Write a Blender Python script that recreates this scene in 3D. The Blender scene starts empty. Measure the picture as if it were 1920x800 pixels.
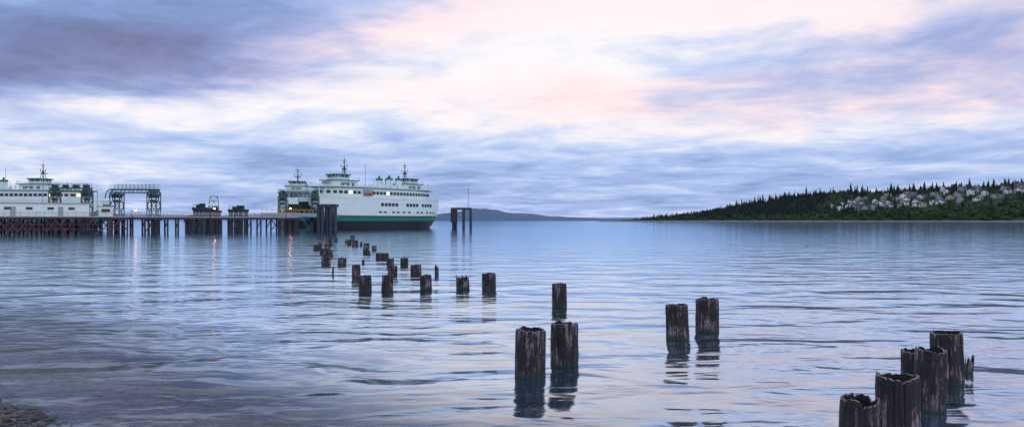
import bpy, math, random
from mathutils import Vector, Matrix, noise
R=random.Random(7)
sc=bpy.context.scene
COL=sc.collection
EYE=2.5; F=1371.0
def tri(u,v):
    """triangulate a point on the water from its bearing and its dip below the horizon"""
    d=EYE*F/(v-413.0); return ((u-960)*d/F, d)
# ------------------------------------------------------------------ materials
def new_mat(name):
    m=bpy.data.materials.new(name); m.use_nodes=True
    nt=m.node_tree; b=nt.nodes["Principled BSDF"]; return m,nt,b
def mat(name,col,rough=.6,var=.25,scale=(3,3,3),metal=0,bump=0,col2=None,emit=None,estr=0,coord='Object',detail=6):
    m,nt,b=new_mat(name); N=nt.nodes; L=nt.links
    tc=N.new('ShaderNodeTexCoord'); mp=N.new('ShaderNodeMapping'); mp.inputs['Scale'].default_value=scale
    L.new(tc.outputs[coord],mp.inputs[0])
    n=N.new('ShaderNodeTexNoise'); n.inputs['Scale'].default_value=1; n.inputs['Detail'].default_value=detail
    n.inputs['Roughness'].default_value=.65
    L.new(mp.outputs[0],n.inputs['Vector'])
    r=N.new('ShaderNodeValToRGB'); r.color_ramp.elements[0].position=.3; r.color_ramp.elements[1].position=.7
    c2=col2 or tuple(min(1,c*(1+var)) for c in col)
    c1=tuple(c*(1-var) for c in col) if not col2 else col
    r.color_ramp.elements[0].color=(*c1,1); r.color_ramp.elements[1].color=(*c2,1)
    L.new(n.outputs[0],r.inputs[0]); L.new(r.outputs[0],b.inputs['Base Color'])
    b.inputs['Roughness'].default_value=rough; b.inputs['Metallic'].default_value=metal
    if bump:
        bp=N.new('ShaderNodeBump'); bp.inputs['Strength'].default_value=1; bp.inputs['Distance'].default_value=bump
        L.new(n.outputs[0],bp.inputs['Height']); L.new(bp.outputs[0],b.inputs['Normal'])
    if emit:
        b.inputs['Emission Color'].default_value=(*emit,1); b.inputs['Emission Strength'].default_value=estr
    return m
WHITE=mat('white_paint',(.66,.75,.74),.45,.09,(.4,.4,2.2))
GREEN=mat('green_paint',(.015,.19,.13),.45,.2,(.6,.6,2))
BLACK=mat('hull_black',(.012,.014,.016),.5,.3)
GREY=mat('grey_paint',(.28,.31,.33),.5,.15)
GLASS=mat('window_glass',(.015,.022,.03),.12,.2)
DARKSTEEL=mat('dark_steel',(.016,.028,.045),.5,.4,(1,1,.5))
GREENSTEEL=mat('green_steel',(.03,.085,.075),.5,.3,(1,1,.5))
RUST=mat('rust_timber',(.035,.018,.02),.8,.4,(2,2,2),col2=(.20,.075,.085))
TIMBER=mat('dock_timber',(.018,.016,.02),.85,.4,(2,2,.7),col2=(.07,.055,.06))
CONC=mat('concrete',(.33,.35,.38),.8,.12,(.6,.6,.6))
ORANGE=mat('orange_gel',(.55,.12,.04),.5,.1)
BROWN=mat('name_board',(.12,.05,.03),.5,.1)
YEL=mat('safety_yellow',(.5,.32,.05),.5,.1)
LAMP=mat('warm_lamp',(.9,.6,.3),.5,0,emit=(1,.30,.09),estr=45)
LAMPS=mat('cabin_light',(.9,.8,.5),.5,0,emit=(1,.70,.35),estr=1.4)
CONIF=mat('conifer_needles',(.006,.014,.011),.9,.4,(.25,.25,.25),col2=(.022,.042,.026))
CONIF2=mat('dark_conifer_needles',(.004,.010,.010),.9,.4,(.25,.25,.25),col2=(.014,.028,.022))
LEAF=mat('broad_leaves',(.014,.045,.016),.9,.4,(.2,.2,.2),col2=(.06,.13,.035))
BARK=mat('bark',(.03,.022,.018),.9,.3)
# ------------------------------------------------------------------ mesh builder
class MB:
    def __init__(s): s.v=[]; s.f=[]; s.m=[]
    def quad(s,pts,mi=0):
        n=len(s.v); s.v+= [tuple(p) for p in pts]; s.f.append(tuple(range(n,n+len(pts)))); s.m.append(mi); return s
    def box(s,c,d,mi=0,rz=0):
        x,y,z=[k/2 for k in d]; n=len(s.v); cs,sn=math.cos(rz),math.sin(rz)
        for a in (-1,1):
            for b in (-1,1):
                for e in (-1,1):
                    X,Y=a*x,b*y
                    s.v.append((c[0]+X*cs-Y*sn,c[1]+X*sn+Y*cs,c[2]+e*z))
        for q in ((0,1,3,2),(4,6,7,5),(0,4,5,1),(2,3,7,6),(0,2,6,4),(1,5,7,3)):
            s.f.append(tuple(n+k for k in q)); s.m.append(mi)
        return s
    def rod(s,p,q,r,seg=6,mi=0,r2=None):
        p=Vector(p);q=Vector(q);d=(q-p)
        if d.length<1e-6: return s
        d.normalize(); a=d.orthogonal().normalized(); b=d.cross(a); n=len(s.v); r2=r if r2 is None else r2
        for (o,rr) in ((p,r),(q,r2)):
            for i in range(seg):
                t=2*math.pi*i/seg; s.v.append(tuple(o+a*math.cos(t)*rr+b*math.sin(t)*rr))
        for i in range(seg):
            j=(i+1)%seg; s.f.append((n+i,n+j,n+seg+j,n+seg+i)); s.m.append(mi)
        s.f.append(tuple(n+i for i in reversed(range(seg)))); s.m.append(mi)
        s.f.append(tuple(n+seg+i for i in range(seg))); s.m.append(mi)
        return s
    def prism(s,outline,z0,z1,mi=0,top=True,bottom=True):
        n=len(s.v); k=len(outline)
        s.v+=[(x,y,z0) for x,y in outline]+[(x,y,z1) for x,y in outline]
        for i in range(k):
            j=(i+1)%k; s.f.append((n+i,n+j,n+k+j,n+k+i)); s.m.append(mi)
        if bottom: s.f.append(tuple(n+i for i in reversed(range(k)))); s.m.append(mi)
        if top: s.f.append(tuple(n+k+i for i in range(k))); s.m.append(mi)
        return s
    def mesh(s,name,mats,smooth=False):
        me=bpy.data.meshes.new(name); me.from_pydata(s.v,[],s.f)
        for m in mats: me.materials.append(m)
        if len(mats)>1: me.polygons.foreach_set('material_index',s.m)
        if smooth: me.polygons.foreach_set('use_smooth',[True]*len(s.f))
        me.update(); return me
    def obj(s,name,mats,parent=None,loc=(0,0,0),smooth=False):
        if not isinstance(mats,(list,tuple)): mats=[mats]
        return add(name,s.mesh(name,mats,smooth),parent,loc)
def add(name,me,parent=None,loc=(0,0,0),rz=0):
    o=bpy.data.objects.new(name,me); COL.objects.link(o); o.location=loc; o.rotation_euler[2]=rz
    if parent: o.parent=parent
    return o
def thing(name,label,cat,loc=(0,0,0),rz=0,group=None,me=None):
    o=add(name,me,None,loc,rz); o['label']=label; o['category']=cat
    if group: o['group']=group
    if me is None: o.empty_display_size=.5
    return o
# ------------------------------------------------------------------ world
w=bpy.data.worlds.new("World"); sc.world=w; w.use_nodes=True
nt=w.node_tree; N=nt.nodes; L=nt.links; N.clear()
def val(x,inp):
    if isinstance(x,(int,float)): inp.default_value=x
    else: L.new(x,inp)
def M(op,a,b=None,c=None,clamp=False):
    n=N.new('ShaderNodeMath'); n.operation=op; n.use_clamp=clamp; val(a,n.inputs[0])
    if b is not None: val(b,n.inputs[1])
    if c is not None: val(c,n.inputs[2])
    return n.outputs[0]
def NOISE(vec,scale,detail,rough=.55,dist=0):
    n=N.new('ShaderNodeTexNoise'); n.inputs['Scale'].default_value=scale; n.inputs['Detail'].default_value=detail
    n.inputs['Roughness'].default_value=rough; n.inputs['Distortion'].default_value=dist
    L.new(vec,n.inputs['Vector']); return n
def COMB(x,y,z=0):
    n=N.new('ShaderNodeCombineXYZ'); val(x,n.inputs[0]);val(y,n.inputs[1]);val(z,n.inputs[2]); return n.outputs[0]
tc=N.new('ShaderNodeTexCoord'); sp=N.new('ShaderNodeSeparateXYZ'); L.new(tc.outputs['Generated'],sp.inputs[0])
X,Y,Z=sp.outputs
hyp=M('MAXIMUM',M('SQRT',M('ADD',M('MULTIPLY',X,X),M('MULTIPLY',Y,Y))),.02)
AZ=M('ARCTAN2',X,Y); V=M('MAXIMUM',M('DIVIDE',Z,hyp),0.0)
k=M('DIVIDE',1.0,M('ADD',V,.085))
cx=M('MULTIPLY',M('DIVIDE',X,hyp),k); cy=M('MULTIPLY',M('DIVIDE',Y,hyp),k)
pv=COMB(M('ADD',cx,M('MULTIPLY',cy,.30)),cy)
n1=NOISE(pv,.95,8,.60,.5).outputs[0]
n2=NOISE(COMB(M('MULTIPLY',cx,.9),M('ADD',cy,7.3)),2.4,7,.62,.5).outputs[0]
nb=NOISE(COMB(M('MULTIPLY',AZ,2.2),M('MULTIPLY',V,9),3.1),1.6,5,.6,.3)
nbs=N.new('ShaderNodeSeparateColor'); L.new(nb.outputs['Color'],nbs.inputs[0])
U2=M('ADD',AZ,M('MULTIPLY',M('SUBTRACT',nbs.outputs[0],.5),.34))
V2=M('ADD',V,M('MULTIPLY',M('SUBTRACT',nbs.outputs[1],.5),.11))
def G(u0,v0,ra,rb,ang,amp):
    c,s=math.cos(ang),math.sin(ang)
    du=M('SUBTRACT',U2,u0); dv=M('SUBTRACT',V2,v0)
    a=M('DIVIDE',M('ADD',M('MULTIPLY',du,c),M('MULTIPLY',dv,s)),ra)
    b=M('DIVIDE',M('ADD',M('MULTIPLY',du,-s),M('MULTIPLY',dv,c)),rb)
    return M('MULTIPLY',M('EXPONENT',M('MULTIPLY',M('ADD',M('MULTIPLY',a,a),M('MULTIPLY',b,b)),-1.0)),amp)
base=N.new('ShaderNodeValToRGB'); L.new(V,base.inputs[0])
cr=base.color_ramp; cr.interpolation='EASE'
pts=[(0,.66),(.03,.53),(.06,.56),(.10,.73),(.16,.79),(.22,.78),(.30,.80),(.6,.70)]
cr.elements[0].position=0; cr.elements[0].color=(pts[0][1],)*3+(1,); cr.elements[1].position=pts[-1][0]; cr.elements[1].color=(pts[-1][1],)*3+(1,)
for p,v in pts[1:-1]:
    e=cr.elements.new(p); e.color=(v,v,v,1)
t=base.outputs[0]
for g in [(-.47,.225,.32,.060,.22,-.62),(-.64,.19,.16,.07,.1,-.22),(.04,.26,.26,.12,0,.30),(-.10,.175,.16,.04,.1,.16),
          (.22,.215,.20,.026,-.05,-.30),(.55,.20,.14,.03,-.1,-.18),(.40,.27,.2,.03,0,.16),(-.60,.062,.14,.03,0,.26),(-.5,.125,.25,.025,.1,.16),
          (.30,.09,.35,.02,0,-.08),(.35,.125,.3,.02,0,.12),(-.25,.10,.3,.02,0,-.10),(.1,.42,.5,.07,0,.26),(.35,.33,.3,.05,0,.28),(-.35,.42,.3,.1,0,-.10),
          (.45,.47,.3,.05,-.2,-.30),(.0,.55,.4,.05,.2,-.25)]:
    t=M('ADD',t,G(*g))
t=M('ADD',t,M('MULTIPLY',M('SUBTRACT',n1,.5),1.0))
t=M('ADD',t,M('MULTIPLY',M('SUBTRACT',n2,.5),.54))
cr2=N.new('ShaderNodeValToRGB'); L.new(t,cr2.inputs[0]); c=cr2.color_ramp
c.elements[0].position=.06; c.elements[0].color=(.165,.21,.42,1); c.elements[1].position=1; c.elements[1].color=(.98,.96,1,1)
for p,v in [(.36,(.24,.35,.66)),(.58,(.40,.53,.87)),(.76,(.63,.72,.95)),(.9,(.87,.88,.98))]:
    e=c.elements.new(p); e.color=(*v,1)
pink=M('ADD',M('ADD',G(.30,.155,.38,.028,-.02,1.5),G(-.12,.27,.25,.03,.2,.35)),M('ADD',G(-.42,.20,.28,.05,.2,.9),M('ADD',G(.60,.22,.18,.09,0,.9),G(.3,.36,.45,.08,0,1.3))),clamp=True)
pink=M('MULTIPLY',pink,M('MULTIPLY',n1,1.6),clamp=True)
mx=N.new('ShaderNodeMix'); mx.data_type='RGBA'; mx.blend_type='MULTIPLY'; L.new(pink,mx.inputs[0]); L.new(cr2.outputs[0],mx.inputs[6]); mx.inputs[7].default_value=(1.12,.84,.82,1)
bg=N.new('ShaderNodeBackground'); L.new(mx.outputs[2],bg.inputs[0]); bg.inputs[1].default_value=.98
sky=N.new('ShaderNodeTexSky'); sky.sky_type='NISHITA'; sky.sun_disc=False; sky.sun_elevation=math.radians(6); sky.sun_rotation=math.radians(150)
bg2=N.new('ShaderNodeBackground'); L.new(sky.outputs[0],bg2.inputs[0]); bg2.inputs[1].default_value=.008
ad=N.new('ShaderNodeAddShader'); L.new(bg.outputs[0],ad.inputs[0]); L.new(bg2.outputs[0],ad.inputs[1])
out=N.new('ShaderNodeOutputWorld'); L.new(ad.outputs[0],out.inputs[0])
w.cycles.sampling_method='MANUAL'; w.cycles.sample_map_resolution=256
sl=bpy.data.lights.new('sun','SUN'); sl.energy=.5; sl.angle=math.radians(14); sl.color=(1,.88,.85)
so=bpy.data.objects.new('sun',sl); COL.objects.link(so)
az,el=math.radians(150),math.radians(14)
so.rotation_euler=Vector((math.sin(az)*math.cos(el),math.cos(az)*math.cos(el),math.sin(el))).to_track_quat('Z','Y').to_euler()
# ------------------------------------------------------------------ ground / seabed
SX,SY=-5.75,8.76; NX,NY=.68,.733
def shore_s(x,y): return (x-SX)*NX+(y-SY)*NY
def ground_z(x,y):
    s=shore_s(x,y)
    nz=noise.noise(Vector((x*.5,y*.5,0)))*.05
    if s<0: return min(.11*-s,1.6)+nz+.01
    return max(-.10*s-.002*s*s,-7)+nz*min(1,1+s*.1)
def axis(lo,hi,fine_lo,fine_hi,step):
    a=[]; x=fine_lo
    while x<=fine_hi: a.append(x); x+=step
    s=step; x=fine_hi
    while x<hi: s*=1.35; x+=s; a.append(x)
    s=step; x=fine_lo; b=[]
    while x>lo: s*=1.35; x-=s; b.append(x)
    return b[::-1]+a
xs=axis(-6000,6000,-14,14,.35); ys=axis(-60,9000,-2,22,.35)
mb=MB()
for y in ys:
    for x in xs: mb.v.append((x,y,ground_z(x,y)))
nx=len(xs)
for j in range(len(ys)-1):
    for i in range(nx-1): mb.f.append((j*nx+i,j*nx+i+1,(j+1)*nx+i+1,(j+1)*nx+i)); mb.m.append(0)
m,nt2,b=new_mat('gravel'); N2=nt2.nodes; L2=nt2.links
tcn=N2.new('ShaderNodeTexCoord'); vo=N2.new('ShaderNodeTexVoronoi'); vo.inputs['Scale'].default_value=14
L2.new(tcn.outputs['Object'],vo.inputs['Vector'])
hs=N2.new('ShaderNodeValToRGB'); hs.color_ramp.elements[0].color=(.03,.024,.022,1); hs.color_ramp.elements[1].color=(.20,.155,.13,1)
sepc=N2.new('ShaderNodeSeparateColor'); L2.new(vo.outputs['Color'],sepc.inputs[0]); L2.new(sepc.outputs[0],hs.inputs[0]); L2.new(hs.outputs[0],b.inputs['Base Color'])
bp=N2.new('ShaderNodeBump'); bp.invert=True; bp.inputs['Distance'].default_value=.02; L2.new(vo.outputs['Distance'],bp.inputs['Height']); L2.new(bp.outputs[0],b.inputs['Normal'])
b.inputs['Roughness'].default_value=.6
g=mb.obj('ground',m,smooth=True); g['kind']='structure'
# ------------------------------------------------------------------ water
mb=MB(); mb.quad([(-8000,-60,0),(8000,-60,0),(8000,9500,0),(-8000,9500,0)])
m=bpy.data.materials.new('sea_water'); m.use_nodes=True; nt=m.node_tree; N=nt.nodes; L=nt.links; N.clear()
tc=N.new('ShaderNodeTexCoord'); O=tc.outputs['Object']
s3=N.new('ShaderNodeSeparateXYZ'); L.new(O,s3.inputs[0])
def MAP(sx,sy,rot=0):
    n=N.new('ShaderNodeMapping'); n.inputs['Scale'].default_value=(sx,sy,1); n.inputs['Rotation'].default_value=(0,0,rot); L.new(O,n.inputs[0]); return n.outputs[0]
wA=NOISE(MAP(.28,.56,.12),1,2,.45,.6).outputs[0]
wB=NOISE(MAP(.85,2.0,-.1),1,2,.5,.7).outputs[0]
wC=NOISE(MAP(3.2,6.5,.15),1,2,.5,.5).outputs[0]
calm=NOISE(MAP(.035,.09,.05),1,3,.5,.5).outputs[0]
calmf=M('MULTIPLY_ADD',M('SUBTRACT',calm,.42),4.0,.45,clamp=False); calmf=M('MINIMUM',M('MAXIMUM',calmf,.2),1.2)
# open water further out lies calmer than the wash on the beach
far=M('DIVIDE',1.0,M('ADD',1.0,M('POWER',M('DIVIDE',M('MAXIMUM',s3.outputs[1],0.0),38.0),1.2)))
h=M('ADD',M('MULTIPLY',wA,.29),M('MULTIPLY',M('ADD',M('MULTIPLY',wB,.048),M('MULTIPLY',wC,.005)),calmf))
h=M('MULTIPLY',h,far)
bp=N.new('ShaderNodeBump'); bp.inputs['Strength'].default_value=1; bp.inputs['Distance'].default_value=1; L.new(h,bp.inputs['Height'])
tint=N.new('ShaderNodeMix'); tint.data_type='RGBA'; L.new(M('MULTIPLY',far,1.15,clamp=True),tint.inputs[0]); tint.inputs[6].default_value=(.64,.84,1,1); tint.inputs[7].default_value=(.82,.91,1,1)
gl=N.new('ShaderNodeBsdfGlossy'); L.new(M('MULTIPLY_ADD',far,.05,.07),gl.inputs['Roughness']); L.new(tint.outputs[2],gl.inputs['Color']); L.new(bp.outputs[0],gl.inputs['Normal'])
df=N.new('ShaderNodeBsdfDiffuse'); df.inputs['Color'].default_value=(.014,.052,.080,1)
tr=N.new('ShaderNodeBsdfTransparent'); tr.inputs['Color'].default_value=(.92,.90,.88,1)
ss=M('ADD',M('MULTIPLY',M('SUBTRACT',s3.outputs[0],SX),NX),M('MULTIPLY',M('SUBTRACT',s3.outputs[1],SY),NY))
ss=M('ADD',ss,M('MULTIPLY',M('SUBTRACT',wA,.5),3.0))
deep=N.new('ShaderNodeMapRange'); deep.interpolation_type='SMOOTHSTEP'; L.new(ss,deep.inputs[0]); deep.inputs[1].default_value=1.5; deep.inputs[2].default_value=6.0
body=N.new('ShaderNodeMixShader'); L.new(deep.outputs[0],body.inputs[0]); L.new(tr.outputs[0],body.inputs[1]); L.new(df.outputs[0],body.inputs[2])
fr=N.new('ShaderNodeFresnel'); fr.inputs['IOR'].default_value=1.5; L.new(bp.outputs[0],fr.inputs['Normal'])
ff=M('MULTIPLY',fr.outputs[0],M('MULTIPLY_ADD',deep.outputs[0],.35,.65))
ff=M('ADD',ff,M('MULTIPLY',deep.outputs[0],.38),clamp=True)
ms=N.new('ShaderNodeMixShader'); L.new(ff,ms.inputs[0]); L.new(body.outputs[0],ms.inputs[1]); L.new(gl.outputs[0],ms.inputs[2])
ou=N.new('ShaderNodeOutputMaterial'); L.new(ms.outputs[0],ou.inputs[0])
wo=mb.obj('water',m); wo['kind']='structure'
# ------------------------------------------------------------------ beach pebbles
mb=MB()
ico=[]; ph=(1+5**.5)/2
for a,b_ in ((-1,ph),(1,ph),(-1,-ph),(1,-ph)): ico+= [(a,b_,0)]
for a,b_ in ((-1,ph),(1,ph),(-1,-ph),(1,-ph)): ico+= [(0,a,b_)]
for a,b_ in ((ph,-1),(ph,1),(-ph,-1),(-ph,1)): ico+= [(a,0,b_)]
icf=[(0,11,5),(0,5,1),(0,1,7),(0,7,10),(0,10,11),(1,5,9),(5,11,4),(11,10,2),(10,7,6),(7,1,8),(3,9,4),(3,4,2),(3,2,6),(3,6,8),(3,8,9),(4,9,5),(2,4,11),(6,2,10),(8,6,7),(9,8,1)]
for i in range(7500):
    s=R.uniform(-2.2,.40); l=R.uniform(-2.5,5)
    x=SX+NX*s-NY*l; y=SY+NY*s+NX*l
    r=R.choice([.02,.03,.04,.055])*R.uniform(.6,1.2); sx,sy,sz=R.uniform(.8,1.5),R.uniform(.7,1.2),R.uniform(.4,.7); rz=R.uniform(0,3.1)
    n=len(mb.v); z=ground_z(x,y)+r*.2; mi=R.choice([0,0,0,1,2])
    for vx,vy,vz in ico:
        vx*=r*.52*sx; vy*=r*.52*sy; vz*=r*.52*sz
        mb.v.append((x+vx*math.cos(rz)-vy*math.sin(rz),y+vx*math.sin(rz)+vy*math.cos(rz),z+vz))
    for f in icf: mb.f.append(tuple(n+q for q in f)); mb.m.append(mi)
pb=mb.obj('pebbles',[mat('pebble_dark',(.022,.02,.02),.5,.3),mat('pebble_grey',(.09,.085,.085),.5,.3),mat('pebble_brown',(.05,.038,.032),.5,.3)],smooth=True)
pb['kind']='stuff'; pb['label']='wet dark pebbles along the beach edge'; pb['category']='pebbles'
# ------------------------------------------------------------------ old timber pilings
m,nt,b=new_mat('weathered_piling'); N=nt.nodes; L=nt.links
tc=N.new('ShaderNodeTexCoord')
mp=N.new('ShaderNodeMapping'); mp.inputs['Scale'].default_value=(24,24,1.8); L.new(tc.outputs['Object'],mp.inputs[0])
nA=NOISE(mp.outputs[0],1,5,.65).outputs[0]
mp2=N.new('ShaderNodeMapping'); mp2.inputs['Scale'].default_value=(34,34,16); L.new(tc.outputs['Object'],mp2.inputs[0])
nB=NOISE(mp2.outputs[0],1,5,.7).outputs[0]
mp3=N.new('ShaderNodeMapping'); mp3.inputs['Scale'].default_value=(4,4,2.5); L.new(tc.outputs['Object'],mp3.inputs[0])
nC=NOISE(mp3.outputs[0],1,3,.6).outputs[0]
mixv=M('ADD',M('ADD',M('MULTIPLY',nA,.45),M('MULTIPLY',nB,.25)),M('MULTIPLY',nC,.3))
r=N.new('ShaderNodeValToRGB'); L.new(mixv,r.inputs[0]); e=r.color_ramp.elements
e[0].position=.40; e[0].color=(.004,.003,.004,1); e[1].position=.62; e[1].color=(.36,.29,.31,1); q=r.color_ramp.elements.new(.515); q.color=(.024,.016,.019,1)
s3=N.new('ShaderNodeSeparateXYZ'); L.new(tc.outputs['Object'],s3.inputs[0])
wet=N.new('ShaderNodeMapRange'); L.new(M('ADD',s3.outputs[2],M('MULTIPLY',nB,.12)),wet.inputs[0]); wet.inputs[1].default_value=.08; wet.inputs[2].default_value=.20; wet.inputs[3].default_value=.1; wet.inputs[4].default_value=1
mm=N.new('ShaderNodeMix'); mm.data_type='RGBA'; mm.blend_type='MIX'; L.new(wet.outputs[0],mm.inputs[0]); mm.inputs[6].default_value=(.012,.028,.019,1); L.new(r.outputs[0],mm.inputs[7])
L.new(mm.outputs[2],b.inputs['Base Color']); b.inputs['Roughness'].default_value=.75
bp=N.new('ShaderNodeBump'); bp.inputs['Distance'].default_value=.035; L.new(mixv,bp.inputs['Height']); L.new(bp.outputs[0],b.inputs['Normal'])
PILE=m; ROT=mat('rotten_heartwood',(.006,.005,.005),.9,.4,(14,14,14),bump=.02,col2=(.03,.022,.022))
RIM=mat('sawn_rim_wood',(.05,.037,.042),.8,.4,(20,20,20),bump=.01,col2=(.36,.28,.31))
def pile_mesh(seed,D,H,seg,rings,jag,hollow=.16):
    rr=random.Random(seed); mb=MB(); Rd=D/2; ox=rr.uniform(0,50)
    grooves=[(rr.uniform(0,6.28),rr.uniform(.025,.07),rr.uniform(.02,.09)) for _ in range(8)]
    def prof(t):
        g=1+.05*noise.noise(Vector((math.cos(t)*1.3+ox,math.sin(t)*1.3,0)))+.02*noise.noise(Vector((math.cos(t)*7+ox,math.sin(t)*7,3)))
        for c0,wd,dp in grooves:
            dd=abs((t-c0+math.pi)%(2*math.pi)-math.pi); g-=dp*math.exp(-(dd/wd)**2)
        return g
    tops=[]
    for i in range(seg):
        t=2*math.pi*i/seg
        z=H-jag*.3+jag*(.75*noise.noise(Vector((math.cos(t)*1.4+ox,math.sin(t)*1.4,9)))+.35*noise.noise(Vector((math.cos(t)*8+ox,math.sin(t)*8,4))))
        for c0,wd,dp in grooves[:3]:
            dd=abs((t-c0+math.pi)%(2*math.pi)-math.pi); z-=jag*dp*6*math.exp(-(dd/(wd*1.3))**2)
        tops.append(z)
    for j in range(rings+1):
        q=j/rings
        for i in range(seg):
            t=2*math.pi*i/seg; z=-1.0+q*(tops[i]+1.0)
            rad=Rd*prof(t)*(1+.04*noise.noise(Vector((math.cos(t)*3+ox,math.sin(t)*3,z*5)))) *(1.03-.05*q)
            if j==rings: rad*=.975
            mb.v.append((rad*math.cos(t),rad*math.sin(t),z))
    for j in range(rings):
        for i in range(seg):
            k=(i+1)%seg; mb.f.append((j*seg+i,j*seg+k,(j+1)*seg+k,(j+1)*seg+i)); mb.m.append(0)
    base=rings*seg
    for st,(fr,dz) in enumerate(((.82,-.004),(.74,hollow*.7),(.45,hollow))):
        n=len(mb.v)
        for i in range(seg):
            t=2*math.pi*i/seg; rad=Rd*prof(t)*(fr+.05*noise.noise(Vector((math.cos(t)*3+ox,math.sin(t)*3,1))))
            zz=tops[i]*(1 if st<2 else .4)+(0 if st<2 else .6*H)-dz+.01*noise.noise(Vector((math.cos(t)*5+ox,math.sin(t)*5,st)))
            mb.v.append((rad*math.cos(t),rad*math.sin(t),zz))
        for i in range(seg):
            k=(i+1)%seg; mb.f.append((base+i,base+k,n+k,n+i)); mb.m.append(2 if st==0 else 1)
        base=n
    mb.v.append((0,0,H-hollow*1.05)); c=len(mb.v)-1
    for i in range(seg): mb.f.append((base+i,base+(i+1)%seg,c)); mb.m.append(1)
    return mb.mesh('wooden_piling',[PILE,ROT,RIM],smooth=(seg<20))
near=[(994,615,703,59,'thick weathered timber piling with hollow top in calm water',.05,.0),
 (1058,604,684,52,'thick weathered timber piling with ragged hollow top',.05,.02),
 (1049,531,572,28,'straight dark timber piling standing alone in water',.02,0),
 (1271,570,634,42,'tilted grey timber piling with flat sawn top',.03,.03),
 (1326,558,621,43,'dark timber piling with cracked uneven top',.06,0),
 (1777,622,716,55,'tall dark timber piling with hollow sawn top',.03,.03),
 (1712,655,745,40,'narrow rotten piling leaning against a thicker one',.06,-.02),
 (1743,652,768,54,'split dark timber piling with ragged rim',.07,.02),
 (1683,701,812,76,'thick hollow rotten piling close to the shore',.07,.02),
 (1609,743,852,70,'rotten hollow piling stump with splintered rim',.10,.03),
 (1816,666,698,15,'small broken wooden stump rotted to splinters',.30,.1)]
mid=[(685,515,546,24),(726,515,544,22),(799,515,542,23),(868,516,541,25),(917,511,540,27),(668,496,520,16),(736,497,515,18),(732,484,498,14),(780,496,514,21),(819,497,514,8),
(758,483,497,15),(611,481,495,17),(641,483,496,16),(624,497,515,3.5),(681,484,494,5),(711,474,485,13),(723,474,485,12),(702,460,469,9),(687,455,466,11),(686,466,476,11),(617,469,480,15),
(604,465,475,9),(593,458,468,11),(601,455,465,7),(614,457,468,11),(619,450,459,8),(618,444,452,8),(630,446,452,6),(661,441,450,8),(655,449,458,8),(666,450,460,12),(677,453,460,5),(649,448,455,4),(692,470,478,6),(607,474,481,7)]
sd=0
for (u,tp,bs,wd,lab,jag,tilt) in near:
    x,y=tri(u,bs); H=(bs-tp)/(bs-413)*EYE; D=wd*y/F; sd+=1
    o=thing('wooden_piling',lab,'piling',(x,y,0),R.uniform(0,6),'old timber pilings standing in the water',pile_mesh(sd,D,H,84,30,jag,.20))
    o.rotation_euler[0]=R.uniform(-.02,.02); o.rotation_euler[1]=tilt
for i,(u,tp,bs,wd) in enumerate(mid):
    x,y=tri(u,bs); H=(bs-tp)/(bs-413)*EYE; D=wd*y/F; sd+=1
    br=(u in (868,819,624,681,630,649))
    lab='dark broken piling with jagged rotten top' if br else ('thin leaning remnant of a wooden piling' if wd<6 else 'short blackened timber piling in calm water')
    o=thing('wooden_piling',lab,'piling',(x,y,0),R.uniform(0,6),'old timber pilings standing in the water',pile_mesh(sd,D,H,28,8,.35 if br else R.choice([.03,.04,.08]),.12))
    o.rotation_euler[0]=R.uniform(-.04,.04); o.rotation_euler[1]=R.uniform(-.05,.05)
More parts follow.
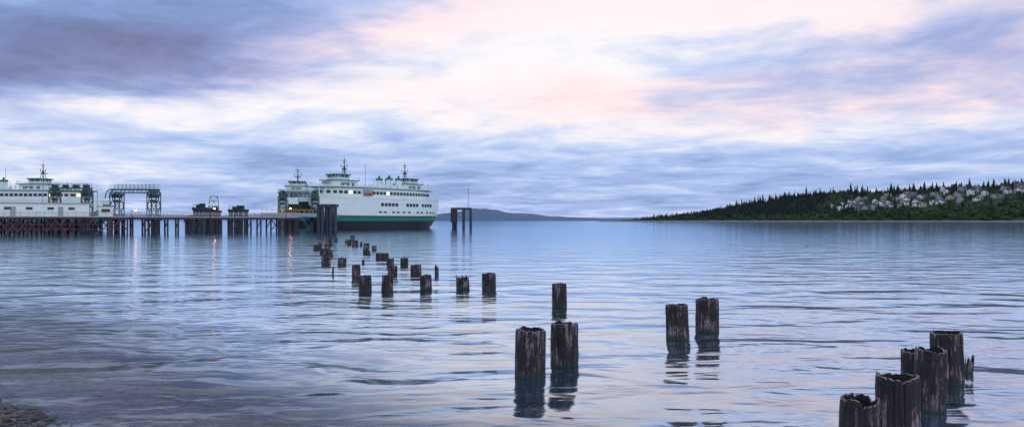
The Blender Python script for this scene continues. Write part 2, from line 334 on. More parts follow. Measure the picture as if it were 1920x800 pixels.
# ------------------------------------------------------------------ ferries
def se(n,a,b,p):
    o=[]
    for i in range(n):
        t=2*math.pi*i/n; c,s=math.cos(t),math.sin(t)
        o.append((a*math.copysign(abs(c)**(2/p),c),b*math.copysign(abs(s)**(2/p),s)))
    return o
def hw(x,Lh,Bh,p=2.6):
    q=min(1,abs(x)/Lh); return Bh*(1-q**p)**.6
def ferry(label,loc,rz,L0=28,B=7,scale=1,pilots=(-14,14),funnels=(4,8),boats=(-9,),masts=(-12.3,13.2),nm='ferry'):
    T=thing('ferry',label,'ferry',loc,rz,'ferries at the terminal'); T.scale=(scale,)*3
    ns=48
    mb=MB(); lev=[-.8,0,2.0,2.0,2.35,2.35,3.75,3.75,4.15]; ring=[]
    mi=[1,1,None,1,None,2,None,0]
    for z in lev:
        k=max(0,min(1,z/3.7)); Lh=L0*(.86+.14*k); Bh=B*(.90+.10*k); row=[]
        for i in range(ns+1):
            x=-Lh+2*Lh*i/ns; row.append((x,-hw(x,Lh,Bh,3.0),z))
        for i in range(ns-1,0,-1):
            x=-Lh+2*Lh*i/ns; row.append((x,hw(x,Lh,Bh,3.0),z))
        ring.append(len(mb.v)); mb.v+=row
    k=2*ns
    for j in range(len(lev)-1):
        if mi[j] is None: continue
        for i in range(k):
            a=ring[j]+i; b_=ring[j]+(i+1)%k; mb.f.append((a,b_,ring[j+1]+(i+1)%k,ring[j+1]+i)); mb.m.append(mi[j])
    mb.f.append(tuple(ring[6]+i for i in range(k))); mb.m.append(3)
    mb.obj('hull',[WHITE,BLACK,GREEN,GREY],T)
    for s in (-1,1):
        mb=MB()
        for i in range(4,ns-4):
            x0=-L0+2*L0*i/ns; x1=-L0+2*L0*(i+1)/ns
            mb.rod((x0,s*(hw(x0,L0,B,3)+.08),3.75),(x1,s*(hw(x1,L0,B,3)+.08),3.75),.13,5)
        mb.obj('rub_rail',BLACK,T)
    mb=MB(); Lc=L0*.965
    def wy(x): return hw(x,L0*1.015,B*.985,3.4)
    nn=44; xs_=[-Lc+2*Lc*i/nn for i in range(nn+1)]
    for s in (-1,1):
        for i in range(nn):
            x0,x1=xs_[i],xs_[i+1]
            def bot(x):
                q=(abs(x)-L0*.70)/(L0*.265)
                return 4.1+ (max(0,q)**2.2)*2.6
            mb.quad([(x0,s*wy(x0),bot(x0)),(x1,s*wy(x1),bot(x1)),(x1,s*wy(x1),8.9),(x0,s*wy(x0),8.9)][::(1 if s<0 else -1)])
            mb.quad([(x0,s*(wy(x0)-.25),bot(x0)),(x1,s*(wy(x1)-.25),bot(x1)),(x1,s*(wy(x1)-.25),8.9),(x0,s*(wy(x0)-.25),8.9)][::(-1 if s<0 else 1)],1)
    for s in (-1,1):
        mb.box((s*(Lc-.2),0,8.3),(.4,2*wy(Lc)-.5,1.2))
    mb.box((0,0,6.3),(L0*1.3,2.2,4.6),1)
    mb.obj('car_deck_casing',[WHITE,GREY],T)
    mb=MB(); ol=[(x,-wy(x)-.12) for x in xs_]+[(x,wy(x)+.12) for x in reversed(xs_)]
    mb.prism(ol,8.9,9.15); mb.obj('passenger_deck',[WHITE],T)
    mb=MB(); La=L0*.80
    def cy_(x): return hw(x,La,B*.93,4.5)
    nn2=40; xa=[-La+2*La*i/nn2 for i in range(nn2+1)]
    ol=[(x,-cy_(x)) for x in xa]+[(x,cy_(x)) for x in reversed(xa[1:-1])]
    mb.prism(ol,9.15,11.8,top=False,bottom=False); mb.obj('passenger_cabin',[WHITE],T)
    mb=MB(); Lr=L0*.86; ol=[]
    xr=[-Lr+2*Lr*i/nn2 for i in range(nn2+1)]
    def ry(x): return hw(x,Lr,B*.99,4.5)
    ol=[(x,-ry(x)) for x in xr]+[(x,ry(x)) for x in reversed(xr[1:-1])]
    mb.prism(ol,11.8,12.05,1); mb.prism(ol,12.05,12.2,0); mb.obj('sun_deck',[WHITE,GREEN],T)
    mb=MB()
    def rail(fn,xl,z,h=1.0):
        for s in (-1,1):
            for i in range(len(xl)-1):
                x0,x1=xl[i],xl[i+1]
                for q in (.4,.7,1.0):
                    mb.rod((x0,s*(fn(x0)-.1),z+h*q),(x1,s*(fn(x1)-.1),z+h*q),.03,4)
                mb.rod((x0,s*(fn(x0)-.1),z),(x0,s*(fn(x0)-.1),z+h),.035,4)
    rail(ry,xr,12.2); rail(wy,[x for x in xs_ if abs(x)>La*.9],9.15)
    mb.obj('railing',WHITE,T)
    stm=MB().rod((0,0,9.15),(0,0,11.8),.09,6).mesh('deck_stanchion',[WHITE])
    for s in (-1,1):
        for yy in (-4.6,-2,2,4.6): add('deck_stanchion',stm,T,(s*L0*.83,yy,0))
    wn=MB().box((0,0,0),(1.05,.10,.85)).mesh('window',[GLASS]); wl=MB().box((0,0,0),(1.15,.10,.95)).mesh('window',[GLASS]); wsml=MB().box((0,0,0),(1.2,.10,.45)).mesh('window',[GLASS])
    wwarm=MB().box((0,0,0),(1.05,.10,.85)).mesh('window',[LAMPS])
    def put(me,fn,x,z,s):
        dx=.05; dy=(fn(x+dx)-fn(x-dx))/(2*dx); a=math.atan2(-dy if s<0 else dy,1)
        o=add('window',me,T,(x,s*(fn(x)+.0),z),a)
    x=-La*.93
    nwin=0
    while x<La*.93 and nwin<40:
        skip=any(abs(x-b_)<2.2 for b_ in boats)
        if not skip: put(wwarm if R.random()<.08 else wn,cy_,x,10.55,-1); nwin+=1
        x+=1.42
    for x in [-3.6,-2.1,-.6,.9,2.4,7.2,8.7,10.2,11.7,14.6,16.1,17.6,19.1]: put(wl,wy,x,7.2,-1)
    for x in [-4.5,-2.5,1,3,5.5,8,12,14,17,19,21]: put(wsml,wy,x,4.95,-1)
    for s in (-1,1):
        for yy in (-4,-2.7,-1.35,0,1.35,2.7,4):
            xx=La*(1-(abs(yy)/(B*.93))**(1/.6))**(1/4.5)
            add('window',wn,T,(s*(xx+.02),yy,10.55),math.pi/2)
    for px_ in pilots:
        sg=-1 if px_<0 else 1
        mb=MB(); mb.prism([(px_+a,b_) for a,b_ in se(24,4.6,3.4,5)],12.2,13.95); mb.obj('deck_house',[WHITE],T)
        mb=MB(); mb.prism([(px_+a,b_) for a,b_ in se(24,5.2,4.2,5)],13.95,14.12,1); mb.obj('bridge_deck',[WHITE,GREEN],T)
        mb=MB(); mb.prism([(px_+sg*.6+a,b_) for a,b_ in se(16,2.6,2.7,4)],14.12,14.85)
        mb.prism([(px_+sg*.6+a,b_) for a,b_ in se(16,2.5,2.6,4)],14.85,15.55,1,False,False)
        for k2 in range(16):
            a,b_=se(16,2.55,2.65,4)[k2]; mb.rod((px_+sg*.6+a,b_,14.85),(px_+sg*.6+a,b_,15.55),.09,4)
        mb.obj('pilothouse',[WHITE,GLASS],T)
        mb=MB(); mb.prism([(px_+sg*.6+a,b_) for a,b_ in se(16,3.1,3.1,4)],15.55,15.85); mb.obj('pilothouse_roof',[GREEN],T)
        mb=MB()
        ol=se(28,5.1,4.1,5)
        for k2 in range(28):
            a=ol[k2]; b_=ol[(k2+1)%28]
            for zz in (14.6,15.0): mb.rod((px_+a[0],a[1],zz),(px_+b_[0],b_[1],zz),.03,4)
            mb.rod((px_+a[0],a[1],14.1),(px_+a[0],a[1],15.0),.03,4)
        mb.obj('railing',WHITE,T)
        mb=MB().box((px_+sg*5.25,0,13.3),(.08,3.4,.5)); mb.obj('name_board',BROWN,T)
        mb=MB().box((px_-1,-3.45,13.1),(3.2,.08,.4)); mb.obj('name_board',BROWN,T)
        for xx in (-2,0,2): add('window',wn,T,(px_+xx,-3.42,12.95),0)
    for mx_ in masts:
        mb=MB(); zt=15.85 if any(abs(mx_-p)<4 for p in pilots) else 12.2
        mb.rod((mx_,0,zt),(mx_,0,20.4),.20,8,r2=.09); mb.rod((mx_,0,20.4),(mx_,0,21.6),.04,5)
        mb.rod((mx_-1.0,0,zt),(mx_,0,18.6),.09,5); mb.rod((mx_+1.0,0,zt),(mx_,0,18.6),.09,5)
        mb.rod((mx_,-1.4,18.2),(mx_,1.4,18.2),.07,5); mb.rod((mx_,-.9,19.4),(mx_,.9,19.4),.06,5)
        mb.box((mx_,0,17.3),(.9,.9,.12)); mb.box((mx_,0,17.6),(.3,2.2,.22)); mb.box((mx_,0,20.0),(.25,1.4,.18))
        for yy in (-1.3,1.3): mb.rod((mx_,yy,18.2),(mx_,yy,18.8),.10,5)
        mb.obj('mast',BLACK,T)
    for fx in funnels:
        for yy in (-2.2,2.2):
            mb=MB(); mb.prism([(fx+a,yy+b_) for a,b_ in se(16,1.2,.7,3)],12.2,14.9,0)
            mb.prism([(fx+a,yy+b_) for a,b_ in se(16,1.25,.75,3)],14.9,15.6,1); mb.rod((fx,yy,15.6),(fx,yy,16.3),.3,8,2)
            mb.obj('funnel',[WHITE,GREEN,BLACK],T)
    rr=random.Random(3)
    for xx in range(-18,20,3):
        if any(abs(xx-p)<6 for p in pilots): continue
        MB().box((xx,-4.8,12.7),(1.6,.9,.8)).obj('deck_locker',WHITE,T); MB().rod((xx+.9,-3.0,12.2),(xx+.9,-3.0,13.6+rr.random()),.22,7).obj('vent_pipe',WHITE,T)
    for xx in (-6,-1,1,11,18): MB().rod((xx,-5.6,12.2),(xx,-5.6,14.6),.045,4).obj('aerial',DARKSTEEL,T)
    MB().rod((-4,0,12.2),(-4,0,19.2),.05,5).obj('aerial',DARKSTEEL,T)
    for bx in boats:
        mb=MB().box((bx,-cy_(bx)-.03,10.5),(4.0,.08,1.9)); mb.obj('recess_shade_panel',GREY,T)  # flat panel on the cabin wall; its grey stands in for a shaded recess
        mb=MB(); n=14
        for sy in (-1,1):
            for j in range(3):
                for i in range(n+1):
                    q=-1+2*i/n; wv=(1-abs(q)**2.4)**.5 if abs(q)<1 else 0
                    yy=wv*(.6 if j else .15); mb.v.append((bx+q*1.3,sy*yy-cy_(bx)-.55,[9.9,10.3,10.5][j]))
        for j in range(2):
            for i in range(n):
                a=j*(n+1)+i; mb.f.append((a,a+1,a+n+2,a+n+1)); mb.m.append(0)
                a+=3*(n+1); mb.f.append((a,a+n+1,a+n+2,a+1)); mb.m.append(0)
        for i in range(n):
            a=2*(n+1)+i; b2=5*(n+1)+i; mb.f.append((a,a+1,b2+1,b2)); mb.m.append(0)
        mb.obj('lifeboat',ORANGE,T)
    for s in (-1,1): MB().box((s*L0*.6,0,8.75),(3,3,.1)).obj('ceiling_lamp',LAMPS,T)
    return T
dirv=math.atan2(.818,.574)
ferry('white and green double-ended car ferry moored at the dock',(-42,224,0),dirv)
ferry('pale car ferry seen end-on behind another ferry',(-86,296,0),math.radians(103),scale=1.1,funnels=(2,),pilots=(-14,),masts=(-11,),boats=())
ferry('white car ferry berthed alongside the loading gantries',(-139,206,0),math.radians(2),scale=.90,funnels=(-6,),pilots=(6,),masts=(7.5,),boats=())
# ------------------------------------------------------------------ docks
def dock(name,label,A,B,z,width,step,rows,braces,rail=True,pr=.17):
    ax,ay=A; bx,by=B; Ln=math.hypot(bx-ax,by-ay); rz=math.atan2(by-ay,bx-ax)
    T=thing(name,label,'pier',(ax,ay,0),rz)
    mb=MB().box((Ln/2,width/2,z-.12),(Ln,width,.24)); mb.obj('deck',CONC,T)
    mb=MB().box((Ln/2,-.06,z-.42),(Ln,.16,.42)); mb.box((Ln/2,width,z-.45),(Ln,.2,.4))
    mb.obj('edge_beam',TIMBER,T)
    n=int(Ln/step); pm=MB().rod((0,0,-2),(0,0,z-.25),pr,9).mesh('post',[TIMBER])
    for i in range(n+1):
        for r_ in range(rows):
            if r_*1.0*(n+1)+i>95: continue
            o=add('post',pm,T,(i*step+R.uniform(-.12,.12),.25+r_*(width-.5)/max(1,rows-1) if rows>1 else .2,0)); 
    if braces:
        mb=MB()
        for i in range(0,n):
            x0,x1=i*step,(i+1)*step
            if R.random()<.75: mb.rod((x0,-.02,.35),(x1,-.02,z-.7),.11,4)
            if R.random()<.7: mb.rod((x0,.1,z-.7),(x1,.1,.35),.11,4)
            for yy in (2.5,5):
                if yy<width and R.random()<.6: mb.rod((x0,yy,z-.7),(x1,yy,.3),.11,4)
        mb.rod((0,-.1,.75),(n*step,-.1,.75),.09,4); mb.rod((0,-.1,1.75),(n*step,-.1,1.75),.07,4)
        mb.obj('cross_brace',RUST,T)
    else:
        mb=MB()
        for i in range(0,n+1,1):
            mb.rod((i*step,0,z-.6),(i*step,width,.6),.09,4)
            if i%4==1: mb.rod((i*step,-.05,z-.6),(i*step+step,-.05,.2),.12,5); mb.rod((i*step+step,-.05,z-.6),(i*step,-.05,.2),.12,5)
        mb.obj('cross_brace',TIMBER,T)
    if rail:
        mb=MB()
        for yy in (.05,width-.05):
            for h in (.35,.6,.85): mb.rod((0,yy,z+h),(Ln,yy,z+h),.045,4)
            x=0
            while x<=Ln: mb.rod((x,yy,z),(x,yy,z+.88),.05,4); x+=1.3
        mb.obj('railing',GREY,T)
    return T
DZ=3.35
dock('timber_pier','wide timber pier on dark posts with reddish cross bracing',(-113,128.5),(-77.6,149),DZ,26,1.55,3,True,pr=.16)
dock('walkway_pier','narrow concrete walkway on timber posts with pale railing',(-77.4,149.5),(-50.0,172),DZ,2.6,2.2,2,False,pr=.19)
def place_on(A,B,t,off,z=DZ):
    ax,ay=A; bx,by=B; Ln=math.hypot(bx-ax,by-ay); dx,dy=(bx-ax)/Ln,(by-ay)/Ln
    return (ax+dx*t-dy*off, ay+dy*t+dx*off, z), math.atan2(dy,dx)
PA,PB=(-113,128.5),(-77.6,149)
loc,rz=place_on(PA,PB,21.5,6)
T=thing('terminal_building','long low white building with flat roof on the pier','building',loc,rz)
MB().box((0,2.5,1.25),(24,5,2.5)).obj('wall',WHITE,T)
MB().box((0,2.5,2.6),(24.5,5.5,.2)).obj('roof',GREY,T)
for i in range(3): MB().box((-9+i*8,-.03,.95),(.9,.1,1.9)).obj('door',GREY,T)
for i in range(6): MB().box((-10.8+i*3.6+1.7,-.03,1.55),(1.1,.1,.5)).obj('window',GLASS,T)
loc,rz=place_on(PA,PB,36.5,8)
T=thing('ticket_kiosk','small white kiosk with grey roof on the pier','kiosk',loc,rz)
MB().box((0,0,1),(2.6,2,2)).obj('wall',WHITE,T); MB().box((0,0,2.08),(3,2.4,.16)).obj('roof',GREY,T); MB().box((0,-1.03,1.2),(1.6,.08,.7)).obj('window',GLASS,T)
def lattice(mb,cx_,cy2,w_,z0,z1,r_=.1):
    hs_=w_/2; cs=[(cx_-hs_,cy2-hs_),(cx_+hs_,cy2-hs_),(cx_+hs_,cy2+hs_),(cx_-hs_,cy2+hs_)]
    for c_ in cs: mb.rod((*c_,z0),(*c_,z1),r_,5)
    n=max(2,int((z1-z0)/w_)); dz=(z1-z0)/n
    for i in range(n):
        for a in range(4):
            p,q=cs[a],cs[(a+1)%4]
            mb.rod((*p,z0+i*dz),(*q,z0+(i+1)*dz),r_*.6,4); mb.rod((*q,z0+i*dz),(*p,z0+(i+1)*dz),r_*.6,4)
            mb.rod((*p,z0+(i+1)*dz),(*q,z0+(i+1)*dz),r_*.7,4)
def gantry(label,loc,rz,span,h,tw=2.0,deep=0,arc=False,m_=GREENSTEEL):
    T=thing('loading_gantry',label,'gantry',(*loc,0),rz,'steel loading gantries')
    for s in (0,1):
        mb=MB(); lattice(mb,s*span,0,tw,2.8,h-.8,.13); 
        if s==1 or not arc: lattice(mb,s*span,0,tw*.8,h-.8,h-.2,.1)
        mb.obj('tower',m_,T)
        mb=MB()
        for a in (-.8,.8):
            for b_ in (-.8,.8): mb.rod((s*span+a,b_,-2),(s*span+a,b_,2.8),.28,8)
        mb.box((s*span,0,2.7),(2.6,2.6,.5)); mb.obj('foundation_pile',DARKSTEEL,T)
        mb=MB().box((s*span,0,h-1.6),(tw*.75,tw*.75,1.0)); mb.rod((s*span,-tw*.5,h-2.8),(s*span,tw*.5,h-2.8),.35,8)
        mb.obj('hoist_machinery',DARKSTEEL,T)
    mb=MB(); x0,x1=-tw/2,span+tw/2
    for yy in (-.8,.8):
        mb.box(((x0+x1)/2,yy,h-.15),(x1-x0,.25,.3)); mb.box(((x0+x1)/2,yy,h-.9),(x1-x0,.18,.18))
        n=int((x1-x0)/.9)
        for i in range(n):
            a=x0+(x1-x0)*i/n; b_=x0+(x1-x0)*(i+1)/n
            mb.rod((a,yy,h-.9 if i%2 else h-.2),(b_,yy,h-.2 if i%2 else h-.9),.06,4)
    if arc:
        for yy in (-.8,.8):
            pr=None
            for i in range(7):
                t_=i/6*math.pi/2; p=(x0-2.4*math.sin(t_)*.5,yy,h-.2-2.0*(1-math.cos(t_)))
                if pr: mb.rod(pr,p,.12,5)
                pr=p
    mb.obj('cross_beam',m_,T)
    mb=MB()
    for yy in (-1,1):
        for hh in (.5,.95): mb.rod((x0,yy,h+hh),(x1,yy,h+hh),.04,4)
        x=x0
        while x<=x1: mb.rod((x,yy,h),(x,yy,h+.95),.04,4); x+=.9
    mb.obj('railing',m_,T)
    for i in range(deep):
        MB().box((x0+1+i*(x1-x0-2)/max(1,deep-1),0,h+.35),(1.0,1.1,.7)).obj('winch_housing',DARKSTEEL,T)
    return T
gantry('green steel lattice loading gantry with curved end',(-90.2,167),0.0,8.4,9.7,2.1,arc=True)
gantry('green steel gantry with machinery along its crossbeam',(-108.8,174),0.02,7.6,10.3,1.8,deep=4)
gantry('green steel gantry in front of a berthed ferry',(-61.5,196),0.05,8.6,9.8,1.8,deep=2)
def dolphin(label,loc,pipes,h,cap,m_=DARKSTEEL,r_=.35,rz=0):
    T=thing('mooring_dolphin',label,'mooring dolphin',(*loc,0),rz,'mooring dolphins beside the berths')
    pm=MB().rod((0,0,-3),(0,0,h),r_,12).mesh('pile',[m_],)
    for p in pipes: add('pile',pm,T,(p[0],p[1],0))
    mb=MB().box((cap[0],cap[1],h+.05),(cap[2],cap[3],.7)); mb.obj('cap',m_,T)
    return T
x,y=tri(613,433); dolphin('cluster of tall dark blue steel piles beside a ferry',(x,y),[(-1.95,0),(-1.0,-.3),(0,.4),(.95,-.3),(1.9,0),(-.5,1.6),(.6,1.6),(1.6,1.4)],5.9,(0,.6,4.6,2.8),r_=.42)
x,y=tri(866,427.5)
T=dolphin('dark steel dolphin frame with cap beam and slim pole',(x-.2,y),[(-2.6,0),(-1.7,0),(-2.2,1.3),(-2.6,2.4),(.7,.2),(3.0,.2),(3.0,2.2),(.7,2.2)],6.2,(0,1.0,6.6,3.2),r_=.38)
MB().rod((2.2,1,6.4),(2.2,1,12.6),.07,6).box((2.2,1,12.7),(.3,.3,.25)).obj('pole',DARKSTEEL,T)
MB().box((-2.3,-.35,4.0),(2.2,.3,4.4)).obj('fender_panel',BLACK,T)
def tripdol(u,v,wd,h,lab,frame=False):
    x,y=tri(u,v); pts_=[]
    n=max(3,int(wd/.9))
    for i in range(n):
        for j in (0,1.5): pts_.append((-wd/2+wd*i/(n-1),j))
    T=dolphin(lab,(x,y),pts_,h,(0,.75,wd+.8,2.4),r_=.30)
    mb=MB()
    for i in range(5):
        for zz in (.9,): mb.rod((-wd/2+wd*i/4,-.4,h+.4),(-wd/2+wd*i/4,-.4,h+.4+zz),.05,4)
    mb.rod((-wd/2,-.4,h+1.3),(wd/2,-.4,h+1.3),.05,4); mb.box((wd*.15,.8,h+.9),(wd*.4,1.2,1.0)); mb.box((-wd*.25,.8,h+.75),(wd*.25,1.0,.7))
    mb.obj('bollard_platform',DARKSTEEL,T)
    if frame:
        mb=MB()
        for s in (-1,1): mb.rod((s*1.4,.6,h+.3),(s*.9,.6,h+4.0),.09,5)
        for q in (.0,.33,.66,1): 
            a=1.4-.5*q; mb.rod((-a,.6,h+.4+3.6*q),(a,.6,h+.4+3.6*q),.07,5)
        mb.rod((-1.4,.6,h+.4),(.9,.6,h+4),.05,4); mb.rod((1.4,.6,h+.4),(-.9,.6,h+4),.05,4)
        mb.obj('light_frame',DARKSTEEL,T)
tripdol(374,432,2.6,5.3,'dark steel pile cluster with small platform')
tripdol(399,431.5,2.3,4.6,'dark steel dolphin carrying a tapered lattice frame',True)
tripdol(445,431,3.9,5.0,'broad dark dolphin with winch boxes on top')
tripdol(545,432,2.2,2.6,'low dark pile cluster at the ramp end')
tripdol(355,432,1.6,2.4,'low dark fender pile cluster by the walkway')
T=thing('vehicle_ramp','grey steel vehicle ramp with railings reaching the ferry','ramp',(-57.5,176,0),math.radians(72))
MB().box((12,0,3.5),(26,5,.3)).box((12,-2.5,3.9),(26,.2,.9)).box((12,2.5,3.9),(26,.2,.9)).obj('deck',GREY,T)
mb=MB()
for s in (-2.5,2.5):
    for i in range(13): mb.rod((i*2-1,s,4.3),(i*2-1,s,5.2),.05,4)
    mb.rod((-1,s,5.2),(25,s,5.2),.05,4)
mb.obj('railing',YEL,T)
def lamp_post(u,dist,z0,h,lab,lit=False,rad=.09):
    x=(u-960)*dist/F; T=thing('lamp_post',lab,'lamp post',(x,dist,z0),0,'lamp posts on the terminal')
    MB().rod((0,0,-.2),(0,0,h),rad,8,r2=rad*.6).rod((0,0,h),(.9,0,h+.15),.05,5).obj('pole',GREY if not lit else DARKSTEEL,T)
    mb=MB(); mb.rod((.9,0,h+.02),(.9,0,h+.2),.22,8,r2=.12); mb.obj('lamp_shade',LAMP if lit else GREY,T)
    return T
lamp_post(80,158,DZ-.2,9.3,'tall pale lamp post standing on the pier')
lamp_post(182,160,DZ-.2,6,'tall pale lamp post standing on the pier')
lamp_post(394,159,DZ-.4,2.0,'short lamp post with lit orange lamp on walkway',True)
lamp_post(537,168.5,DZ-.4,2.2,'short lamp post with lit orange lamp on walkway',True)
lamp_post(246,151,DZ-.4,1.5,'short lamp post with lit orange lamp on walkway',True)
# ------------------------------------------------------------------ far land
def hill(name,label,prof,y0,depth,mt,seed):
    mb=MB(); n=160; rows=8
    x0,x1=prof[0][0],prof[-1][0]
    def hh(x):
        for (a,ha),(b_,hb) in zip(prof,prof[1:]):
            if a<=x<=b_:
                q=(x-a)/(b_-a); q=q*q*(3-2*q); return ha+(hb-ha)*q
        return 0
    for j in range(rows+1):
        q=j/rows
        for i in range(n+1):
            x=x0+(x1-x0)*i/n; z=hh(x)*math.sin(min(q*1.2,1)*math.pi/2)
            z*=1+.10*noise.noise(Vector((x*.006+seed,q*2,0)))+.05*noise.noise(Vector((x*.03+seed,q*4,0)))
            mb.v.append((x,y0+depth*q,z-1))
    for j in range(rows):
        for i in range(n):
            a=j*(n+1)+i; mb.f.append((a,a+1,a+n+2,a+n+1)); mb.m.append(0)
    o=mb.obj(name,mt,smooth=True); o['kind']='structure'; o['label']=label
HZ1=mat('haze_tinted_wooded_hill',(.09,.145,.24),1,.15,(.004,.004,.01)); HZ2=mat('haze_tinted_far_hill',(.18,.26,.42),1,.1,(.004,.004,.01))  # distance haze is put into the base colours as a blue tint
k=3500/F
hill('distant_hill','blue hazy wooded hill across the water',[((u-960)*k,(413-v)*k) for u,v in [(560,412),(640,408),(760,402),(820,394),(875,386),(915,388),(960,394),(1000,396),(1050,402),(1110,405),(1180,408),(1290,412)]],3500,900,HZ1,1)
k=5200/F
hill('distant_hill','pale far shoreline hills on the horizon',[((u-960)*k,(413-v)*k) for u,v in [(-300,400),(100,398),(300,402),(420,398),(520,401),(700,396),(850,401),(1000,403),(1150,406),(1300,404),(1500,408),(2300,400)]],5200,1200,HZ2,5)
# headland
S0=Vector((252,1500)); TG=Vector((.79,-.61)); NB=Vector((.61,.79)); SL=654
HT=[(-.14,0),(-.06,2),(.03,8),(.12,18),(.22,31),(.34,44),(.45,51),(.6,53),(.75,55),(.95,62),(1.1,76),(1.4,90)]
def Hr(t):
    for (a,ha),(b_,hb) in zip(HT,HT[1:]):
        if a<=t<=b_: return ha+(hb-ha)*(t-a)/(b_-a)
    return 0 if t<0 else 80
def head(t,w_):
    p=S0+TG*(t*SL)+NB*w_
    q=max(0,min(1,w_/230)); f=.08*min(1,w_/12)+.92*q**1.05
    z=Hr(t)*min(f,1)*(1+.08*noise.noise(Vector((t*9,w_*.01,0))))+1.5*noise.noise(Vector((t*30,w_*.03,2)))*min(1,max(0,w_)/40)
    w2=max(0,(w_-260)/400); z-=z*w2*.3
    return Vector((p.x,p.y,z+(.3 if w_>0 else -2)))
mb=MB(); nt_=100; ws=[-20,0,8,20,40,60,85,110,135,160,185,210,235,260,320,420,600]
for w_ in ws:
    for i in range(nt_+1): mb.v.append(tuple(head(-.14+1.54*i/nt_,w_)))
for j in range(len(ws)-1):
    for i in range(nt_): a=j*(nt_+1)+i; mb.f.append((a,a+1,a+nt_+2,a+nt_+1)); mb.m.append(0)
o=mb.obj('hillside',mat('hillside_ground',(.018,.03,.018),1,.3,(.05,.05,.05),col2=(.06,.075,.04)),smooth=True); o['kind']='structure'
mb=MB()
for i in range(nt_+1):
    t_=-.12+1.52*i/nt_
    for w_ in (-9,2):
        p=S0+TG*(t_*SL)+NB*w_; mb.v.append((p.x,p.y,-.3 if w_<0 else 2.4))
for i in range(nt_): mb.f.append((2*i,2*i+2,2*i+3,2*i+1)); mb.m.append(0)
o=mb.obj('shoreline',mat('shore_rock',(.10,.10,.10),.9,.4,(.05,.05,.05),col2=(.26,.25,.24))); o['kind']='structure'
def conifer_geo(mb,rr,o,h,wd,layers,seg,mi=0,trunk=True):
    if trunk: mb.rod((o[0],o[1],o[2]-.5),(o[0],o[1],o[2]+h*.9),h*.016,4,1,r2=h*.004)
    for l in range(layers):
        q=l/layers; z0=o[2]+h*(.10+.80*q)+rr.uniform(-.02,.02)*h; r0=wd*(1-q)**.8*rr.uniform(.6,1.25)*.5+.012*h
        dz=h*(.30*(1-q)+.13); n=len(mb.v); ox,oy=rr.uniform(-.09,.09)*wd,rr.uniform(-.09,.09)*wd
        mb.v.append((o[0]+ox*.3,o[1]+oy*.3,min(z0+dz,o[2]+h)))
        for i in range(seg):
            a=2*math.pi*(i+rr.uniform(-.3,.3))/seg; rd=r0*(rr.uniform(.8,1.3) if i%2 else rr.uniform(.35,.6))
            mb.v.append((o[0]+ox+rd*math.cos(a),o[1]+oy+rd*math.sin(a),z0-(.04*h if i%2 else -.03*h)))
        for i in range(seg): mb.f.append((n,n+1+i,n+1+(i+1)%seg)); mb.m.append(mi)
def leafy_geo(mb,rr,o,h,wd,cards,mi=0,trunk=True):
    cl=[(rr.uniform(-.28,.28)*wd,rr.uniform(-.28,.28)*wd,h*rr.uniform(.3,.85),rr.uniform(.16,.3)*wd) for _ in range(7)]
    for _ in range(cards):
        c_=rr.choice(cl); d=Vector((rr.gauss(0,1),rr.gauss(0,1),rr.gauss(0,1))).normalized()*c_[3]*rr.uniform(.6,1.1)
        p=Vector((o[0]+c_[0],o[1]+c_[1],o[2]+c_[2]))+d; s=wd*.055*rr.uniform(.7,1.6)*(1 if cards>100 else 2.2)
        a=Vector((rr.gauss(0,1),rr.gauss(0,1),rr.gauss(0,1))).normalized(); b_=a.orthogonal().normalized()
        mb.quad([p-a*s,p-b_*s*.8,p+a*s,p+b_*s*.8],mi)
def split_tree(kind,idx):
    rr=random.Random(idx*13+5); t=MB(); c_=MB()
    if kind=='c':
        conifer_geo(c_,rr,(0,0,0),1,.34*rr.uniform(.85,1.2),11,9,0,False); t.rod((0,0,-.06),(0,0,.92),.016,5,r2=.004)
        return t.mesh('trunk',[BARK]),c_.mesh('crown',[CONIF if idx%2 else CONIF2])
    leafy_geo(c_,rr,(0,0,0),1,.85,420,0,False); t.rod((0,0,-.06),(0,0,.6),.03,5,r2=.012)
    for _ in range(4):
        a=rr.uniform(0,6.28); t.rod((0,0,.3),(math.cos(a)*.25,math.sin(a)*.25,.7),.012,4)
    return t.mesh('trunk',[BARK]),c_.mesh('crown',[LEAF])
protoc=[split_tree('c',i) for i in range(8)]; protol=[split_tree('l',i) for i in range(4)]
def put_tree(pr,p,h,wsc,name,lab,grp):
    me=pr; T=thing(name,lab,'tree',p,R.uniform(0,6.28),grp); T.scale=(h*wsc,h*wsc,h)
    add('trunk',me[0],T); add('crown',me[1],T)
houses=[]
for row,(w_,ta,tb,n) in enumerate([(74,.55,.68,5),(98,.53,.80,8),(122,.55,.90,11),(148,.55,.97,13),(175,.57,1.0,12),(200,.64,1.04,10),(222,.76,1.06,6)]):
    for i in range(n):
        t_=ta+(tb-ta)*(i+R.uniform(.1,.9))/n
        houses.append((t_,w_+R.uniform(-6,6)))
WALLS=[mat('house_white',(.74,.76,.78),.7,.06),mat('house_grey',(.34,.38,.43),.7,.08),mat('house_beige',(.46,.38,.31),.7,.08),mat('house_blue_grey',(.18,.22,.29),.7,.08)]
ROOFS=[mat('roof_slate',(.07,.08,.10),.8,.2),mat('roof_brown',(.13,.085,.07),.8,.2)]
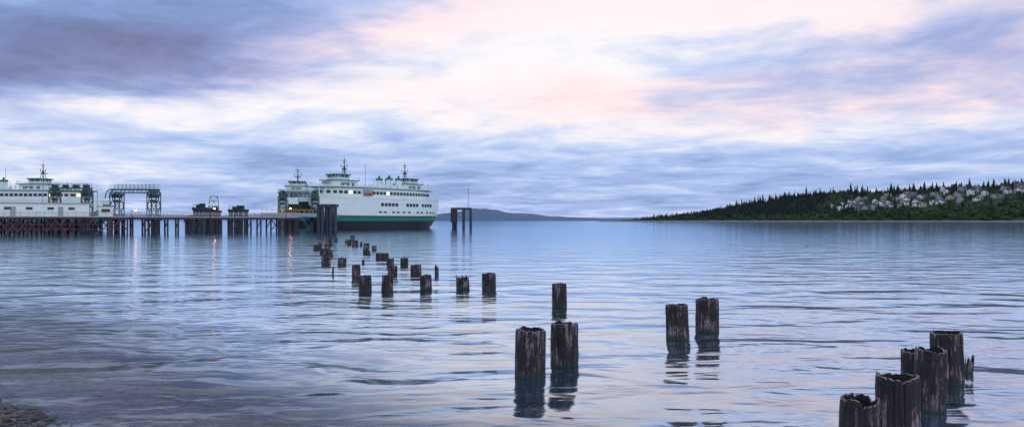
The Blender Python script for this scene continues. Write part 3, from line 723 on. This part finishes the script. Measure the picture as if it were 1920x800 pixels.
def house_proto(k_):
    W=[8.5,10.5,8][k_]; D=8; Hh=[5.2,4.8,5.8][k_]; rt=[3.4,2.6,3.6][k_]
    wm=MB(); wm.box((0,0,Hh/2-1),(W,D,Hh+2))
    if k_!=1:
        for s in (-1,1): wm.quad([(-W/2,s*D/2,Hh),(W/2,s*D/2,Hh),(0,s*D/2,Hh+rt)])
        rm=MB(); ov=.5
        for s in (-1,1): rm.quad([(s*(W/2+ov),-D/2-ov,Hh-.25),(s*(W/2+ov),D/2+ov,Hh-.25),(0,D/2+ov,Hh+rt+.15),(0,-D/2-ov,Hh+rt+.15)])
    else:
        for s in (-1,1): wm.quad([(s*W/2,-D/2,Hh),(s*W/2,D/2,Hh),(s*W/2,0,Hh+rt)])
        rm=MB(); ov=.5
        for s in (-1,1): rm.quad([(-W/2-ov,s*(D/2+ov),Hh-.25),(W/2+ov,s*(D/2+ov),Hh-.25),(W/2+ov,0,Hh+rt+.15),(-W/2-ov,0,Hh+rt+.15)])
        wm.quad([(-3.5,-D/2-.6,Hh-.2),(.5,-D/2-.6,Hh-.2),(-1.5,-D/2-.6,Hh+2.0)]); wm.box((-1.5,-D/2-.3,Hh/2),(4,.6,Hh-.4))
    rm.box((W*.25,1,Hh+rt*.8),(.9,.9,2.2))
    wi=MB().box((0,0,0),(1.3,.12,1.0)).mesh('window',[GLASS])
    return [(wm.v,wm.f),rm,wi,W,D,Hh]
protos=[]
for k_ in range(3):
    (vv,ff_),rm,wi,W,D,Hh=house_proto(k_)
    wms=[]
    for wmat in WALLS:
        me=bpy.data.meshes.new('wall'); me.from_pydata(vv,[],ff_); me.materials.append(wmat); me.update(); wms.append(me)
    rms=[rm.mesh('roof',[r_]) for r_ in ROOFS]
    protos.append((wms,rms,wi,W,D,Hh))
wn_=['white','grey','beige','blue-grey']
for (t_,w_) in houses:
    p=head(t_,w_); k_=R.choices([0,1,2],[3,5,2])[0]; c_=R.choices([0,1,2,3],[6,3,3,2])[0]; wms,rms,wi,W,D,Hh=protos[k_]
    rz=math.atan2(-p.y,-p.x)+math.pi/2+R.uniform(-.3,.3)
    T=thing('house','%s gabled house with dark roof on the wooded hillside'%wn_[c_],'house',tuple(p),rz,'houses on the hillside')
    q_=R.uniform(.85,1.1); T.scale=(q_*R.uniform(1.0,1.4),q_,q_)
    add('wall',wms[c_],T); add('roof',rms[R.randrange(2)],T)
    for xx in (-W*.27,W*.27):
        for zz in (1.4,3.8): add('window',wi,T,(xx,-D/2-(.04 if k_!=1 or xx>0 else .63),zz))
def near_house(t_,w_):
    for a,b_ in houses:
        if abs((a-t_)*SL)<6.5 and -15<(w_-b_)<7: return True
    return False
for i in range(175):
    t_=R.uniform(-.06,1.12); w_=R.uniform(212,262)
    if near_house(t_,w_): continue
    h=R.uniform(9,22)*(1 if t_>.15 else .75); put_tree(R.choice(protoc),tuple(head(t_,w_)),h,R.uniform(.8,1.3),'conifer_tree','dark tall conifer on the hillside ridge','conifers on the headland')
for i in range(105):
    t_=R.uniform(.0,1.0); w_=R.uniform(8,75); h=R.uniform(8,18)
    if near_house(t_,w_): continue
    put_tree(R.choice(protoc),tuple(head(t_,w_)),h,R.uniform(.8,1.2),'conifer_tree','dark conifer near the shoreline','conifers on the headland')
for (t_,w_,h) in [(.72,60,30),(.55,235,27),(.57,228,23),(.74,55,22),(.48,70,20),(.42,230,26),(.66,240,26),(.28,235,24),(.86,240,24)]:
    put_tree(protoc[1],tuple(head(t_,w_)),h,.9,'conifer_tree','very tall dark conifer rising above its neighbours','conifers on the headland')
for i in range(140):
    t_=R.uniform(.55,1.02) if i<70 else R.uniform(.1,1); w_=R.uniform(4,70) if i<75 else R.uniform(70,200)
    if near_house(t_,w_): continue
    put_tree(R.choice(protol),tuple(head(t_,w_)),R.uniform(6,11),R.uniform(.9,1.3),'broadleaf_tree','rounded green broadleaf tree on the slope','broadleaf trees on the headland')
mb=MB(); rr=random.Random(99)
for i in range(7000):
    t_=rr.uniform(-.10,1.15); w_=rr.uniform(3,330)
    if near_house(t_,w_): continue
    if t_>.50 and 65<w_<222 and rr.random()<.45: continue
    p=head(t_,w_); edge=max(.35,min(1,(t_+.14)*5))
    if (t_>.68 and w_<75) or (t_>.5 and 65<w_<222 and rr.random()<.5) or rr.random()<.18 or (w_<14 and rr.random()<.7):
        leafy_geo(mb,rr,p,rr.uniform(5,9)*edge,rr.uniform(6,9)*edge,44,2 if (t_>.5 or w_<14) else 0,False)
    else:
        h=rr.uniform(5,15)*edge; conifer_geo(mb,rr,p,h,h*rr.uniform(.3,.5),5,7,0 if rr.random()<.5 else 3,False)
o=mb.obj('woodland',[CONIF,BARK,LEAF,CONIF2]); o['kind']='stuff'; o['label']='dense mixed conifer woodland covering the headland'; o['category']='woodland'
# ------------------------------------------------------------------ camera
cam=bpy.data.cameras.new('camera'); co=bpy.data.objects.new('camera',cam); COL.objects.link(co); sc.camera=co
co.location=(0,0,EYE); co.rotation_euler=(math.pi/2,0,0); cam.sensor_width=36; cam.lens=36*F/1920; cam.shift_y=13/1920
cam.clip_start=.1; cam.clip_end=20000
sc.view_settings.view_transform='Standard'; sc.view_settings.look='None'; sc.view_settings.exposure=0
